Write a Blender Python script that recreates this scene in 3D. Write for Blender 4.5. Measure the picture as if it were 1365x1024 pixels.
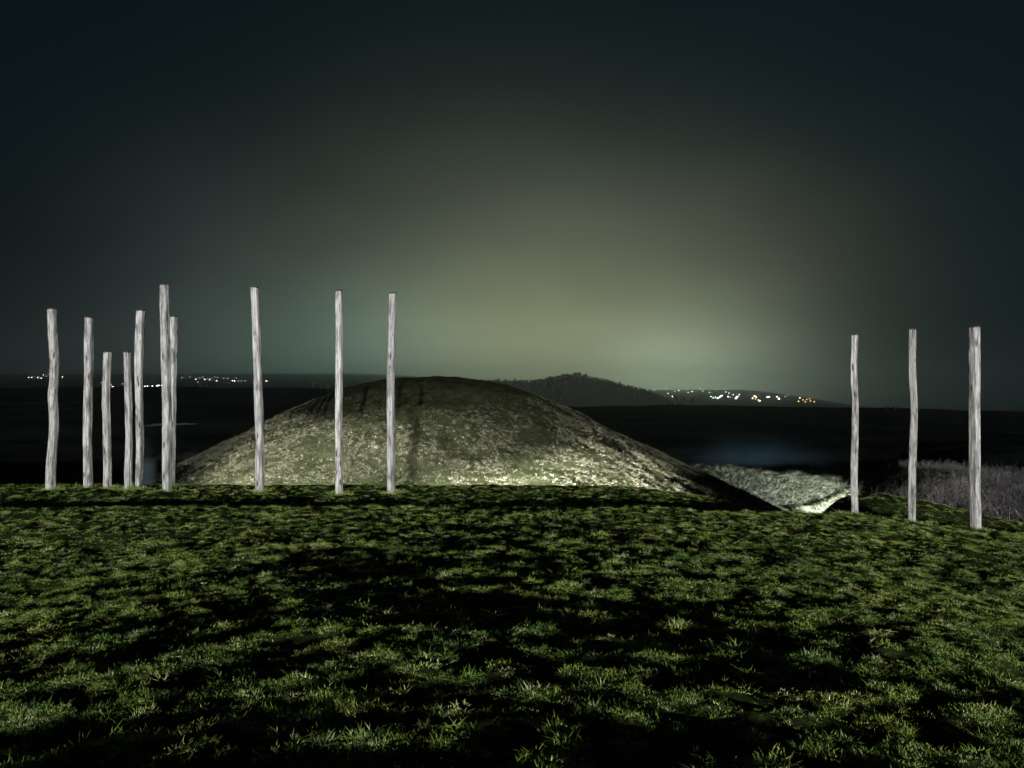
import bpy, bmesh, math, random
import numpy as np
from mathutils import Vector, Matrix

for o in list(bpy.data.objects):
    bpy.data.objects.remove(o, do_unlink=True)
scene = bpy.context.scene
COL = scene.collection
random.seed(4)
RNG = np.random.default_rng(11)
R = math.radians

# ------------------------------------------------------------------ camera
EYE = 1.70                       # tripod height above the grass underfoot
F = 1071.0                       # focal length in pixels of the 1365 wide photograph
CX, CY = 682.5, 515.0            # principal column and level line of the photograph
cam_d = bpy.data.cameras.new('camera')
cam = bpy.data.objects.new('camera', cam_d)
COL.objects.link(cam)
cam.location = (0, 0, EYE)
cam.rotation_euler = (R(90), 0, 0)
cam_d.sensor_width = 36
cam_d.lens = 36 * F / 1365
cam_d.shift_y = (CY - 512) / 1365
cam_d.clip_start = 0.1
cam_d.clip_end = 20000
scene.camera = cam

# ------------------------------------------------------------------ light: night sky with town glow, low moon behind the camera in place of an unseen lamp
SUN_EL, SUN_FROM = 4.35, 5.0      # elevation; degrees to the right of straight behind the camera
W = bpy.data.worlds.new('World')
scene.world = W
W.use_nodes = True
nt = W.node_tree
nt.nodes.clear()
N = nt.nodes.new
L = nt.links.new
out = N('ShaderNodeOutputWorld')
bg = N('ShaderNodeBackground')
L(bg.outputs[0], out.inputs[0])
tc = N('ShaderNodeTexCoord')
sep = N('ShaderNodeSeparateXYZ')
L(tc.outputs['Generated'], sep.inputs[0])


def wmath(op, a, b=None, c=None):
    n = N('ShaderNodeMath')
    n.operation = op
    for i, v in enumerate((a, b, c)):
        if v is None:
            continue
        if isinstance(v, (int, float)):
            n.inputs[i].default_value = v
        else:
            L(v, n.inputs[i])
    return n.outputs[0]


AZ = wmath('MULTIPLY', wmath('ARCTAN2', sep.outputs[0], sep.outputs[1]), 180 / math.pi)
EL = wmath('MULTIPLY', wmath('ARCSINE', sep.outputs[2]), 180 / math.pi)
# slow unevenness of the low cloud that carries the glow
cl = N('ShaderNodeTexNoise')
cl.inputs['Scale'].default_value = 4.5
cl.inputs['Detail'].default_value = 4.0
cmap = N('ShaderNodeMapping')
cmap.inputs['Scale'].default_value = (1, 1, 2.2)
L(tc.outputs['Generated'], cmap.inputs[0])
L(cmap.outputs[0], cl.inputs['Vector'])
CLOUD = wmath('MULTIPLY_ADD', cl.outputs[0], 0.62, 0.69)


def lobe(az0, saz, el0, sel, col):
    a = wmath('DIVIDE', wmath('SUBTRACT', AZ, az0), saz)
    e = wmath('DIVIDE', wmath('SUBTRACT', EL, el0), sel)
    q = wmath('ADD', wmath('MULTIPLY', a, a), wmath('MULTIPLY', e, e))
    g = wmath('EXPONENT', wmath('MULTIPLY', q, -0.5))
    g = wmath('MULTIPLY', g, CLOUD)
    m = N('ShaderNodeVectorMath')
    m.operation = 'SCALE'
    m.inputs[0].default_value = col
    L(g, m.inputs['Scale'])
    return m.outputs[0]


def vadd(a, b):
    m = N('ShaderNodeVectorMath')
    m.operation = 'ADD'
    L(a, m.inputs[0])
    L(b, m.inputs[1])
    return m.outputs[0]


sky = N('ShaderNodeTexSky')
sky.sky_type = 'NISHITA'
sky.sun_disc = False
sky.sun_elevation = R(SUN_EL)
sky.sun_rotation = R(180 - SUN_FROM)
skm = N('ShaderNodeVectorMath')
skm.operation = 'SCALE'
L(sky.outputs[0], skm.inputs[0])
skm.inputs['Scale'].default_value = 0.0004
GLOW = [  # town light scattered by low cloud: azimuth, its width, elevation, its width, radiance
    (0, 11, -1, 9, (0.185, 0.200, 0.130)),
    (12, 4.5, -1, 3.5, (0.375, 0.450, 0.310)),
    (-9, 16, -1, 3.5, (0.036, 0.043, 0.042)),
    (15, 26, 9, 14, (0.0014, 0.0050, 0.0066)),
    (15, 7, 9, 3.8, (0.0270, 0.0255, 0.0140)),
    (-9, 7, 2, 3.5, (0.003, 0.052, 0.055)),
    (-21, 5.5, 8, 4.5, (0.0085, 0.0095, 0.012)),
    (0, 7, 2, 3.5, (0.078, 0.061, 0.002)),
]
tot = skm.outputs[0]
base = N('ShaderNodeCombineXYZ')
for i, v in enumerate((0.0022, 0.0055, 0.0064)):
    base.inputs[i].default_value = v
tot = vadd(tot, base.outputs[0])
for g in GLOW:
    tot = vadd(tot, lobe(*g))
L(tot, bg.inputs[0])
bg.inputs[1].default_value = 0.72

sun_d = bpy.data.lights.new('standin_sun', 'SUN')  # sun lamp standing in for an unseen low lamp on the camera side
sun = bpy.data.objects.new('standin_sun', sun_d)
COL.objects.link(sun)
sun_d.energy = 5.0
sun_d.angle = R(0.5)
sun_d.color = (1.0, 0.985, 0.97)
a, e = R(SUN_FROM), R(SUN_EL)
tosun = Vector((math.sin(a) * math.cos(e), -math.cos(a) * math.cos(e), math.sin(e)))
sun.rotation_euler = tosun.to_track_quat('Z', 'Y').to_euler()
sun.location = tosun * 60

vs = scene.view_settings
vs.view_transform = 'Standard'
vs.look = 'None'
vs.exposure = 0.5
vs.gamma = 1.0
vs.use_curve_mapping = False
cy = scene.cycles
cy.use_denoising = True
cy.max_bounces = 5
cy.diffuse_bounces = 2
cy.glossy_bounces = 2
cy.transmission_bounces = 2
cy.volume_bounces = 2
cy.transparent_max_bounces = 8
cy.sample_clamp_indirect = 2.0
cy.caustics_reflective = False
cy.caustics_refractive = False


# ------------------------------------------------------------------ helpers
def px(x, Y):
    return (x - CX) / F * Y


def pz(y, Y):
    return EYE - (y - CY) / F * Y


def perlin(x, y, seed=0):
    x = np.asarray(x, float)
    y = np.asarray(y, float)
    xi = np.floor(x).astype(np.int64)
    yi = np.floor(y).astype(np.int64)
    xf = x - xi
    yf = y - yi

    def grad(ix, iy):
        h = (ix * 374761393 + iy * 668265263 + seed * 1274126177) & 0xFFFFFFFF
        h = ((h ^ (h >> 13)) * 1274126177) & 0xFFFFFFFF
        h = (h ^ (h >> 16)) & 0xFFFF
        t = h / 65536.0 * 2 * np.pi
        return np.cos(t), np.sin(t)
    u = xf * xf * xf * (xf * (xf * 6 - 15) + 10)
    v = yf * yf * yf * (yf * (yf * 6 - 15) + 10)
    g = grad(xi, yi)
    n00 = g[0] * xf + g[1] * yf
    g = grad(xi + 1, yi)
    n10 = g[0] * (xf - 1) + g[1] * yf
    g = grad(xi, yi + 1)
    n01 = g[0] * xf + g[1] * (yf - 1)
    g = grad(xi + 1, yi + 1)
    n11 = g[0] * (xf - 1) + g[1] * (yf - 1)
    return ((n00 * (1 - u) + n10 * u) * (1 - v) + (n01 * (1 - u) + n11 * u) * v) * 1.4


def sstep(a, b, x):
    t = np.clip((x - a) / (b - a), 0, 1)
    return t * t * (3 - 2 * t)


def softplus(x, k):
    return k * np.logaddexp(0, x / k)


# ------------------------------------------------------------------ terrain: depth below the eye, in metres
MX, MY = -6.1, 62.0              # centre of the burial mound
MPR = np.array([0, 3.5, 7, 10, 14, 18.5, 22, 26, 28, 31])
MPD = np.array([0, 0.26, 1.05, 2.3, 4.3, 6.45, 8.0, 9.85, 10.8, 12.2])


def cubic(xq, xs, ys):
    m = np.gradient(ys, xs)
    i = np.clip(np.searchsorted(xs, xq) - 1, 0, len(xs) - 2)
    h = xs[i + 1] - xs[i]
    t = np.clip((xq - xs[i]) / h, 0, 1)
    return ((2 * t**3 - 3 * t**2 + 1) * ys[i] + (t**3 - 2 * t**2 + t) * h * m[i]
            + (-2 * t**3 + 3 * t**2) * ys[i + 1] + (t**3 - t**2) * h * m[i + 1])


def mound_h(X, Y):
    r = np.hypot(X - MX, Y - MY)
    h = -0.76 + cubic(r, MPR, MPD)
    # trodden path up the front, track down the right flank
    t = np.clip((Y - 38) / 20.0, 0, 1)
    xp = -4.9 - 1.75 * t + 0.12 * np.sin(Y * 1.3)
    d = np.abs(X - xp)
    h = h + 0.09 * (1 + perlin(X * 1.5, Y * 1.1, 77)) * np.exp(-(d / 0.3) ** 2) * sstep(37, 40, Y) * (1 - sstep(54, 57, Y)) - 0.10 * np.exp(-((X - xp + 0.6) / 0.3) ** 2) * sstep(37, 40, Y) * (1 - sstep(54, 57, Y))
    for off, amp in ((0.0, 0.12), (0.95, -0.07), (1.8, 0.10)):
        xl = 4.3 + (61 - Y) * 0.50 + off
        h = h + amp * np.exp(-((X - xl) / 0.30) ** 2) * sstep(38, 42, Y) * (1 - sstep(58, 64, Y))
    return h


def outer_h(X, Y):
    """ground outside the ring ditch: camera hump, terrace, fields, far slopes (depth below eye)"""
    Yp = np.maximum(Y, 0.5)
    u = np.clip(X / Yp, -1.3, 1.3)
    Xr = np.maximum(X, 0)
    Xq = np.where(Xr < 11, 0.4 * (Xr / 9.6) ** 2.4, 0.4 * (11 / 9.6) ** 2.4 + 0.12 * (Xr - 11))
    hump = EYE + 0.0625 * np.maximum(Y, 0) + Xq + 0.027 * np.minimum(np.abs(X), 6.5) ** 2 * np.clip(1 - Y / 18.0, 0, 1.7)
    crest = 18.4 + 3.0 * sstep(5, 9, X)
    hump = np.minimum(hump + 0.34 * softplus(Y - crest, 0.25), 11.0)
    terr = 2.99 + 0.05 * np.maximum(20.8 - Y, 0) + 0.085 * softplus(Y - 23.3, 0.3) + 0.030 * np.maximum(X - 2.5, 0) ** 2 * (X < 9) + (X >= 9) * (1.27 + 0.25 * (X - 9))
    terr = np.minimum(terr, 9.0)
    # grassy lump behind the right-hand posts
    lump = 3.62 + 1.0 * sstep(12, 18, X) + 7.0 * (1 - sstep(8.6, 11.4, X)) + np.where(Y > 27, 0.27 * (Y - 27), 0.05 * (Y - 27) ** 2)
    k = 0.25
    low = np.maximum(hump, -99)
    # upper envelope (smallest depth) of the three near forms, smoothed
    near = -k * np.logaddexp(np.logaddexp(-low / k, -terr / k), -lump / k)
    near = np.where(Y < 15, hump, near)
    # fall to the fields beyond
    wl = sstep(-0.35, 0.05, u)
    mid = 6.9 + 0.9 * wl + 0.02 * np.clip(Y - 50, 0, 30) * wl - 1.3 * sstep(0.44, 0.60, u) * (1 - sstep(80, 200, Y))
    t = sstep(25.5, 46, Y) * (0.75 + 0.25 * sstep(40, 60, Y))
    t = np.where(u > 0.33, sstep(27, 34, Y) * 0.45 + sstep(30, 60, Y) * 0.55, t)
    wr = sstep(0.42, 0.50, u)
    h = near * (1 - t) + mid * t
    weedy = 4.25 + 0.062 * (Y - 28) + 0.5 * sstep(0.52, 0.66, u)
    tw_ = sstep(26.5, 30, Y)
    h = np.where(Y > 26.5, h * (1 - wr * tw_) + weedy * wr * tw_, h)
    h = np.where(Y > 60, mid * (1 - wr) + wr * (weedy * (1 - sstep(60, 85, Y)) + mid * sstep(60, 85, Y)), h)
    # field crest
    hc = 1.1 + 8.0 * sstep(-0.22, 0.09, u) + 3.6 * sstep(0.28, 0.66, u) + 1.3 * perlin(u * 5.0, u * 0 + 0.5, 91) + 0.5 * perlin(u * 21.0, u * 0 + 0.5, 92)
    yc = 420 - 60 * sstep(-0.22, 0.09, u)
    tf = np.clip((Y - 85) / (yc - 85), 0, 1)
    h = np.where(Y > 85, mid * (1 - tf) + hc * tf, h)
    # beyond the crest: valley and far slope with the town
    hv = 26 + 16 * sstep(-0.22, 0.09, u)
    hf = -128 + 162 * sstep(-0.22, 0.15, u) + 200 * sstep(0.27, 0.50, u)
    t1 = sstep(yc + 5, 900, Y)
    t2 = np.clip((Y - 900) / 7100.0, 0, 1)
    far = hc * (1 - t1) + hv * t1
    far = far * (1 - t2) + hf * t2
    far = np.where(Y > 8000, hf + (Y - 8000) * 0.05, far)
    h = np.where(Y > yc, far, h)
    return h


def ring_out(phi):
    s = np.clip(-np.sin(phi), 0, 1)
    return 33.6 + 3.2 * s**2


def relief(X, Y):
    """lumpy turf (metres up)"""
    n = 0.050 * perlin(X / 4.2, Y / 2.4, 3) + 0.048 * perlin(X / 1.2 + 9, Y / 0.7, 5)
    n = n + 0.054 * perlin(X / 0.42, Y / 0.27, 7) + 0.034 * perlin(X / 0.18, Y / 0.13, 8)
    return n


def ground_z(X, Y, fine=True):
    X = np.asarray(X, float)
    Y = np.asarray(Y, float)
    h = outer_h(X, Y)
    r = np.hypot(X - MX, Y - MY)
    phi = np.arctan2(Y - MY, X - MX)
    ro = ring_out(phi)
    ox = MX + np.cos(phi) * ro
    oy = MY + np.sin(phi) * ro
    hb = outer_h(ox, oy)
    hd = np.maximum(hb + 2.2, 9.2)
    t = sstep(28.0, ro, r)
    ditch = hd * (1 - t) + hb * t
    h = np.where(r < ro, ditch, h)
    h = h + np.where((r > 27.5) & (Y > 34), 0.22 * perlin(X / 1.7, Y / 1.7, 25) + 0.10 * perlin(X / 0.7, Y / 0.7, 26), 0) * (1 - sstep(36, 40, r))
    # under the mound itself the sheet stays below the mound's skin
    zz = EYE - h
    if fine:
        amp = 1 - sstep(26, 34, Y)
        far = 0.5 * perlin(X / 30, Y / 30, 21) * sstep(60, 120, Y) + 0.16 * perlin(X / 3.5, Y / 3.5, 22) * sstep(28, 34, Y) * (1 - sstep(90, 160, Y))
        zz = zz + relief(X, Y) * amp + far * (1 - sstep(200, 330, Y))
    return zz


def mound_z(X, Y, fine=True):
    z = EYE - mound_h(X, Y)
    if fine:
        z = z + 0.06 * perlin(X / 1.3, Y / 1.3, 31) + 0.035 * perlin(X / 0.6, Y / 0.6, 32) + 0.13 * perlin(X / 3.1, Y / 3.1, 33)
    return z


# ------------------------------------------------------------------ materials
def mat(name, rough=0.9, spec=0.15):
    m = bpy.data.materials.new(name)
    m.use_nodes = True
    b = m.node_tree.nodes['Principled BSDF']
    b.inputs['Roughness'].default_value = rough
    b.inputs['Specular IOR Level'].default_value = spec
    return m, m.node_tree, b


def ramp(t, stops, fac):
    r = t.nodes.new('ShaderNodeValToRGB')
    el = r.color_ramp.elements
    while len(el) < len(stops):
        el.new(0.5)
    for e_, (p, c) in zip(el, stops):
        e_.position = p
        e_.color = (*c, 1)
    t.links.new(fac, r.inputs[0])
    return r.outputs[0]


def noise(t, scale, detail=4, rough=0.55, vec=None, dist=0.0):
    n = t.nodes.new('ShaderNodeTexNoise')
    n.inputs['Scale'].default_value = scale
    n.inputs['Detail'].default_value = detail
    n.inputs['Roughness'].default_value = rough
    n.inputs['Distortion'].default_value = dist
    if vec is not None:
        t.links.new(vec, n.inputs['Vector'])
    return n.outputs[0]


def mix(t, a, b, fac, mode='MIX'):
    m = t.nodes.new('ShaderNodeMix')
    m.data_type = 'RGBA'
    m.blend_type = mode
    for sock, v in ((m.inputs[0], fac), (m.inputs[6], a), (m.inputs[7], b)):
        if isinstance(v, (int, float)):
            sock.default_value = v
        elif isinstance(v, tuple):
            sock.default_value = (*v, 1)
        else:
            t.links.new(v, sock)
    return m.outputs[2]


def bump(t, b, h, strength, dist):
    n = t.nodes.new('ShaderNodeBump')
    n.inputs['Strength'].default_value = strength
    n.inputs['Distance'].default_value = dist
    t.links.new(h, n.inputs['Height'])
    t.links.new(n.outputs[0], b.inputs['Normal'])


def wpos(t):
    return t.nodes.new('ShaderNodeNewGeometry').outputs['Position']


def rnd(t):
    return t.nodes.new('ShaderNodeObjectInfo').outputs['Random']


def ground_material():
    m, t, b = mat('turf_soil', 1.0, 0.0)
    p = wpos(t)
    turf = ramp(t, [(0.3, (0.010, 0.015, 0.005)), (0.52, (0.017, 0.024, 0.008)), (0.72, (0.032, 0.034, 0.014))], noise(t, 2.4, 6, 0.6, p))
    soil = ramp(t, [(0.35, (0.007, 0.010, 0.009)), (0.7, (0.014, 0.017, 0.014))], noise(t, 0.03, 5, 0.6, p))
    s = t.nodes.new('ShaderNodeSeparateXYZ')
    t.links.new(p, s.inputs[0])
    mr = t.nodes.new('ShaderNodeMapRange')
    mr.inputs['From Min'].default_value = 30
    mr.inputs['From Max'].default_value = 42
    t.links.new(s.outputs[1], mr.inputs[0])
    t.links.new(mix(t, turf, soil, mr.outputs[0]), b.inputs['Base Color'])
    near = t.nodes.new('ShaderNodeMath')
    near.operation = 'MULTIPLY_ADD'
    near.inputs[1].default_value = -0.5
    near.inputs[2].default_value = 0.5
    t.links.new(mr.outputs[0], near.inputs[0])
    bn = t.nodes.new('ShaderNodeBump')
    bn.inputs['Distance'].default_value = 0.02
    t.links.new(near.outputs[0], bn.inputs['Strength'])
    t.links.new(noise(t, 30, 4, 0.6, p), bn.inputs['Height'])
    t.links.new(bn.outputs[0], b.inputs['Normal'])
    return m


def blade_material(name, stops, tint, scale=0.8, rough=0.5, spec=0.3, transl=0.0):
    m, t, b = mat(name, rough, spec)
    p = wpos(t)
    c = ramp(t, stops, noise(t, scale, 5, 0.6, p))
    d = ramp(t, tint, rnd(t))
    t.links.new(mix(t, c, d, 0.5), b.inputs['Base Color'])
    return m


M_GROUND = ground_material()
M_GRASS = blade_material('grass_blade', [(0.28, (0.035, 0.105, 0.022)), (0.45, (0.11, 0.18, 0.034)), (0.58, (0.23, 0.29, 0.045)), (0.74, (0.42, 0.43, 0.10))],
                         [(0.0, (0.02, 0.07, 0.012)), (0.45, (0.09, 0.20, 0.03)), (0.78, (0.32, 0.37, 0.08)), (1.0, (0.72, 0.72, 0.44))])
M_DRY = blade_material('dry_grass_blade', [(0.3, (0.017, 0.019, 0.009)), (0.5, (0.036, 0.037, 0.020)), (0.7, (0.066, 0.062, 0.038))],
                       [(0.0, (0.007, 0.011, 0.005)), (0.55, (0.024, 0.026, 0.014)), (0.85, (0.065, 0.065, 0.05)), (1.0, (0.24, 0.225, 0.165))], 0.35, 0.6, 0.2)
M_WEED = blade_material('dry_weed_stem', [(0.35, (0.015, 0.0145, 0.014)), (0.65, (0.08, 0.077, 0.076))],
                        [(0.0, (0.010, 0.010, 0.010)), (0.7, (0.05, 0.048, 0.048)), (1.0, (0.28, 0.27, 0.27))], 0.5, 0.7, 0.1)


def mound_material():
    m, t, b = mat('mound_turf', 1.0, 0.0)
    p = wpos(t)
    c = ramp(t, [(0.3, (0.007, 0.009, 0.004)), (0.5, (0.014, 0.016, 0.008)), (0.72, (0.026, 0.026, 0.016))], noise(t, 1.6, 7, 0.65, p))
    t.links.new(c, b.inputs['Base Color'])
    bump(t, b, noise(t, 9, 5, 0.65, p), 0.8, 0.12)
    return m


M_MOUND = mound_material()


def simple(name, col, rough=0.8, spec=0.2, var=0.25, scale=6.0):
    m, t, b = mat(name, rough, spec)
    lo = tuple(v * (1 - var) for v in col)
    hi = tuple(min(1, v * (1 + var)) for v in col)
    t.links.new(ramp(t, [(0.35, lo), (0.65, hi)], noise(t, scale, 4)), b.inputs['Base Color'])
    return m


# ------------------------------------------------------------------ mesh helpers
def mesh_obj(name, verts, faces, material, parent=None, smooth=False, link=True):
    me = bpy.data.meshes.new(name)
    me.from_pydata([tuple(v) for v in verts], [], faces)
    me.update()
    if smooth:
        me.polygons.foreach_set('use_smooth', [True] * len(me.polygons))
    if material:
        me.materials.append(material)
    o = bpy.data.objects.new(name, me)
    if link:
        COL.objects.link(o)
    if parent is not None:
        o.parent = parent
    return o


def grid_mesh(name, P, material, wrap=False, smooth=True):
    """P: (n, m, 3) array -> quad sheet"""
    n, m = P.shape[:2]
    me = bpy.data.meshes.new(name)
    idx = np.arange(n * m).reshape(n, m)
    if wrap:
        a_ = idx[:-1]
        b_ = np.roll(idx, -1, 1)[:-1]
        c_ = np.roll(idx, -1, 1)[1:]
        d_ = idx[1:]
    else:
        a_, b_, c_, d_ = idx[:-1, :-1], idx[:-1, 1:], idx[1:, 1:], idx[1:, :-1]
    q = np.stack([a_, b_, c_, d_], -1).reshape(-1, 4)
    me.vertices.add(n * m)
    me.vertices.foreach_set('co', P.reshape(-1).astype(np.float32))
    me.loops.add(q.size)
    me.loops.foreach_set('vertex_index', q.reshape(-1).astype(np.int32))
    me.polygons.add(len(q))
    me.polygons.foreach_set('loop_start', np.arange(0, q.size, 4, dtype=np.int32))
    me.update(calc_edges=True)
    me.polygons.foreach_set('use_smooth', np.full(len(q), smooth))
    me.materials.append(material)
    o = bpy.data.objects.new(name, me)
    COL.objects.link(o)
    return o


def tag(o, label=None, cat=None, group=None, kind=None):
    for k_, v in (('label', label), ('category', cat), ('group', group), ('kind', kind)):
        if v:
            o[k_] = v
    return o


# ------------------------------------------------------------------ the setting
def build_ground():
    fine_az = np.arange(-50, 50.001, 0.17)
    co = np.concatenate([np.arange(-180, -88, 4.0), np.arange(-88, -50.5, 1.2)])
    az = np.radians(np.concatenate([co, fine_az, -co[::-1]]))
    rad = [0.05, 0.3, 0.6, 0.9, 1.2]
    while rad[-1] < 8300:
        r_ = rad[-1]
        rad.append(r_ * (1.0095 if r_ < 34 else 1.014 if r_ < 90 else 1.03))
    rad = np.array(rad)
    A, Rr = np.meshgrid(az, rad)
    X, Y = Rr * np.sin(A), np.maximum(Rr * np.cos(A), -250)
    Z = ground_z(X, Y)
    r = np.hypot(X - MX, Y - MY)
    Z = np.where(r < 23.5, np.minimum(Z, EYE - 11.0), Z)
    o = grid_mesh('ground', np.stack([X, Y, Z], -1)[:, ::-1], M_GROUND)
    tag(o, 'dark grassy ground falling to the ditch and the black fields', None, None, 'structure')
    return o


build_ground()


def build_mound():
    az = np.linspace(0, 2 * np.pi, 420, endpoint=False)
    rad = np.concatenate([[0.02], np.linspace(0.3, 31.0, 170)])
    A, Rr = np.meshgrid(az, rad)
    X, Y = MX + Rr * np.cos(A), MY + Rr * np.sin(A)
    Z = mound_z(X, Y)
    Z = np.where(Rr > 28.5, Z - (Rr - 28.5) * 0.5, Z)
    o = grid_mesh('burial_mound', np.stack([X, Y, Z], -1), M_MOUND, wrap=True)
    tag(o, 'big round grass covered burial mound rising behind the posts', 'mound', None, 'structure')
    return o


build_mound()


# ------------------------------------------------------------------ instanced ground cover
def tuft_mesh(name, n, h0, h1, spread, w, lean, rng, material, seg=2, curl=0.5):
    V, Fc = [], []
    for _ in range(n):
        a_ = rng.uniform(0, 2 * np.pi)
        rr = spread * math.sqrt(rng.random())
        bx, by = rr * math.cos(a_), rr * math.sin(a_)
        h = rng.uniform(h0, h1)
        d = rng.uniform(0, 2 * np.pi) if rng.random() < 0.5 else a_ + rng.normal(0, 0.5)
        ln = abs(rng.normal(0, lean)) + 0.05
        wd = w * rng.uniform(0.6, 1.2)
        sx, sy = -math.sin(d + rng.normal(0, 0.6)), math.cos(d)
        s0 = len(V)
        for k_ in range(seg + 1):
            t = k_ / seg
            off = h * ln * t + h * curl * ln * t * t
            z = h * t * (1 - 0.35 * min(1, ln * curl) * t)
            x, y = bx + math.cos(d) * off, by + math.sin(d) * off
            ww = wd * (1 - 0.75 * t) * 0.5
            if k_ == seg:
                V.append((x, y, z))
            else:
                V += [(x - sx * ww, y - sy * ww, z), (x + sx * ww, y + sy * ww, z)]
        for k_ in range(seg):
            i = s0 + 2 * k_
            if k_ == seg - 1:
                Fc.append((i, i + 1, i + 2))
            else:
                Fc.append((i, i + 1, i + 3, i + 2))
    return mesh_obj(name, V, Fc, material, smooth=False, link=False)


def weed_mesh(name, rng, material):
    V, Fc = [], []

    def stem(p, d, ln, w, depth):
        d = d / np.linalg.norm(d)
        pts = [p]
        cur = p.copy()
        for k_ in range(3):
            d2 = d + rng.normal(0, 0.12, 3)
            d2 /= np.linalg.norm(d2)
            cur = cur + d2 * ln / 3
            pts.append(cur.copy())
        side = np.cross(d, [rng.normal(), rng.normal(), 0.1])
        side /= np.linalg.norm(side) + 1e-6
        s0 = len(V)
        for i, q in enumerate(pts):
            ww = w * (1 - 0.7 * i / 3)
            V.append(tuple(q - side * ww))
            V.append(tuple(q + side * ww))
        for i in range(3):
            Fc.append((s0 + 2 * i, s0 + 2 * i + 1, s0 + 2 * i + 3, s0 + 2 * i + 2))
        if depth > 0:
            for q in pts[1:]:
                for _ in range(rng.integers(1, 3)):
                    dd = d + rng.normal(0, 0.55, 3)
                    dd[2] = abs(dd[2])
                    stem(q, dd, ln * rng.uniform(0.3, 0.55), w * 0.65, depth - 1)
    for _ in range(10):
        p = np.array([rng.normal(0, 0.28), rng.normal(0, 0.28), -0.05])
        stem(p, np.array([rng.normal(0, 0.3), rng.normal(0, 0.3), 1.0]), rng.uniform(0.2, 0.6), 0.007, 1)
    return mesh_obj(name, V, Fc, material, link=False)


def scatter(name, pts, scales, variants, label, tilt=0.15, normals=None, seed=1):
    """ONE object of uncountable ground cover: points carrying tufts (geometry nodes)"""
    rng = np.random.default_rng(seed)
    n = len(pts)
    me = bpy.data.meshes.new(name)
    me.vertices.add(n)
    me.vertices.foreach_set('co', np.asarray(pts, np.float32).reshape(-1))
    rot = np.stack([rng.normal(0, tilt, n), rng.normal(0, tilt, n), rng.uniform(0, 6.283, n)], -1)
    at = me.attributes.new('rot', 'FLOAT_VECTOR', 'POINT')
    at.data.foreach_set('vector', rot.astype(np.float32).reshape(-1))
    at = me.attributes.new('scl', 'FLOAT', 'POINT')
    at.data.foreach_set('value', np.asarray(scales, np.float32))
    at = me.attributes.new('pick', 'INT', 'POINT')
    at.data.foreach_set('value', rng.integers(0, len(variants), n).astype(np.int32))
    o = bpy.data.objects.new(name, me)
    COL.objects.link(o)
    lib = bpy.data.collections.new(name + '_variants')
    for v in variants:
        lib.objects.link(v)
    g = bpy.data.node_groups.new(name + '_nodes', 'GeometryNodeTree')
    g.interface.new_socket('Geometry', in_out='INPUT', socket_type='NodeSocketGeometry')
    g.interface.new_socket('Geometry', in_out='OUTPUT', socket_type='NodeSocketGeometry')
    gi, go = g.nodes.new('NodeGroupInput'), g.nodes.new('NodeGroupOutput')
    ci = g.nodes.new('GeometryNodeCollectionInfo')
    ci.inputs['Collection'].default_value = lib
    ci.inputs['Separate Children'].default_value = True
    ci.inputs['Reset Children'].default_value = True
    ip = g.nodes.new('GeometryNodeInstanceOnPoints')
    ip.inputs['Pick Instance'].default_value = True

    def attr(nm, ty):
        a_ = g.nodes.new('GeometryNodeInputNamedAttribute')
        a_.data_type = ty
        a_.inputs['Name'].default_value = nm
        return a_.outputs['Attribute']
    g.links.new(gi.outputs[0], ip.inputs['Points'])
    g.links.new(ci.outputs[0], ip.inputs['Instance'])
    g.links.new(attr('pick', 'INT'), ip.inputs['Instance Index'])
    er = g.nodes.new('FunctionNodeEulerToRotation')
    g.links.new(attr('rot', 'FLOAT_VECTOR'), er.inputs[0])
    g.links.new(er.outputs[0], ip.inputs['Rotation'])
    g.links.new(attr('scl', 'FLOAT'), ip.inputs['Scale'])
    g.links.new(ip.outputs[0], go.inputs[0])
    md = o.modifiers.new('scatter', 'NODES')
    md.node_group = g
    tag(o, label, None, None, 'stuff')
    return o


def fan(n, y0, y1, wide, rng, power=1.0):
    """points spread evenly over a fan in front of the camera between two distances"""
    Y = np.sqrt(rng.uniform(y0 * y0, y1 * y1, n))
    X = rng.uniform(-wide, wide, n) * Y
    return X, Y


POST_FEET = [(69, 23.3), (118, 23.9), (143, 24.3), (171, 23.4), (183, 23.8), (223, 22.9), (227, 24.9), (347, 22.8), (452, 22.4), (521.5, 22.6), (1139.5, 21.0), (1216.5, 20.5), (1300, 20.0)]


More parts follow.
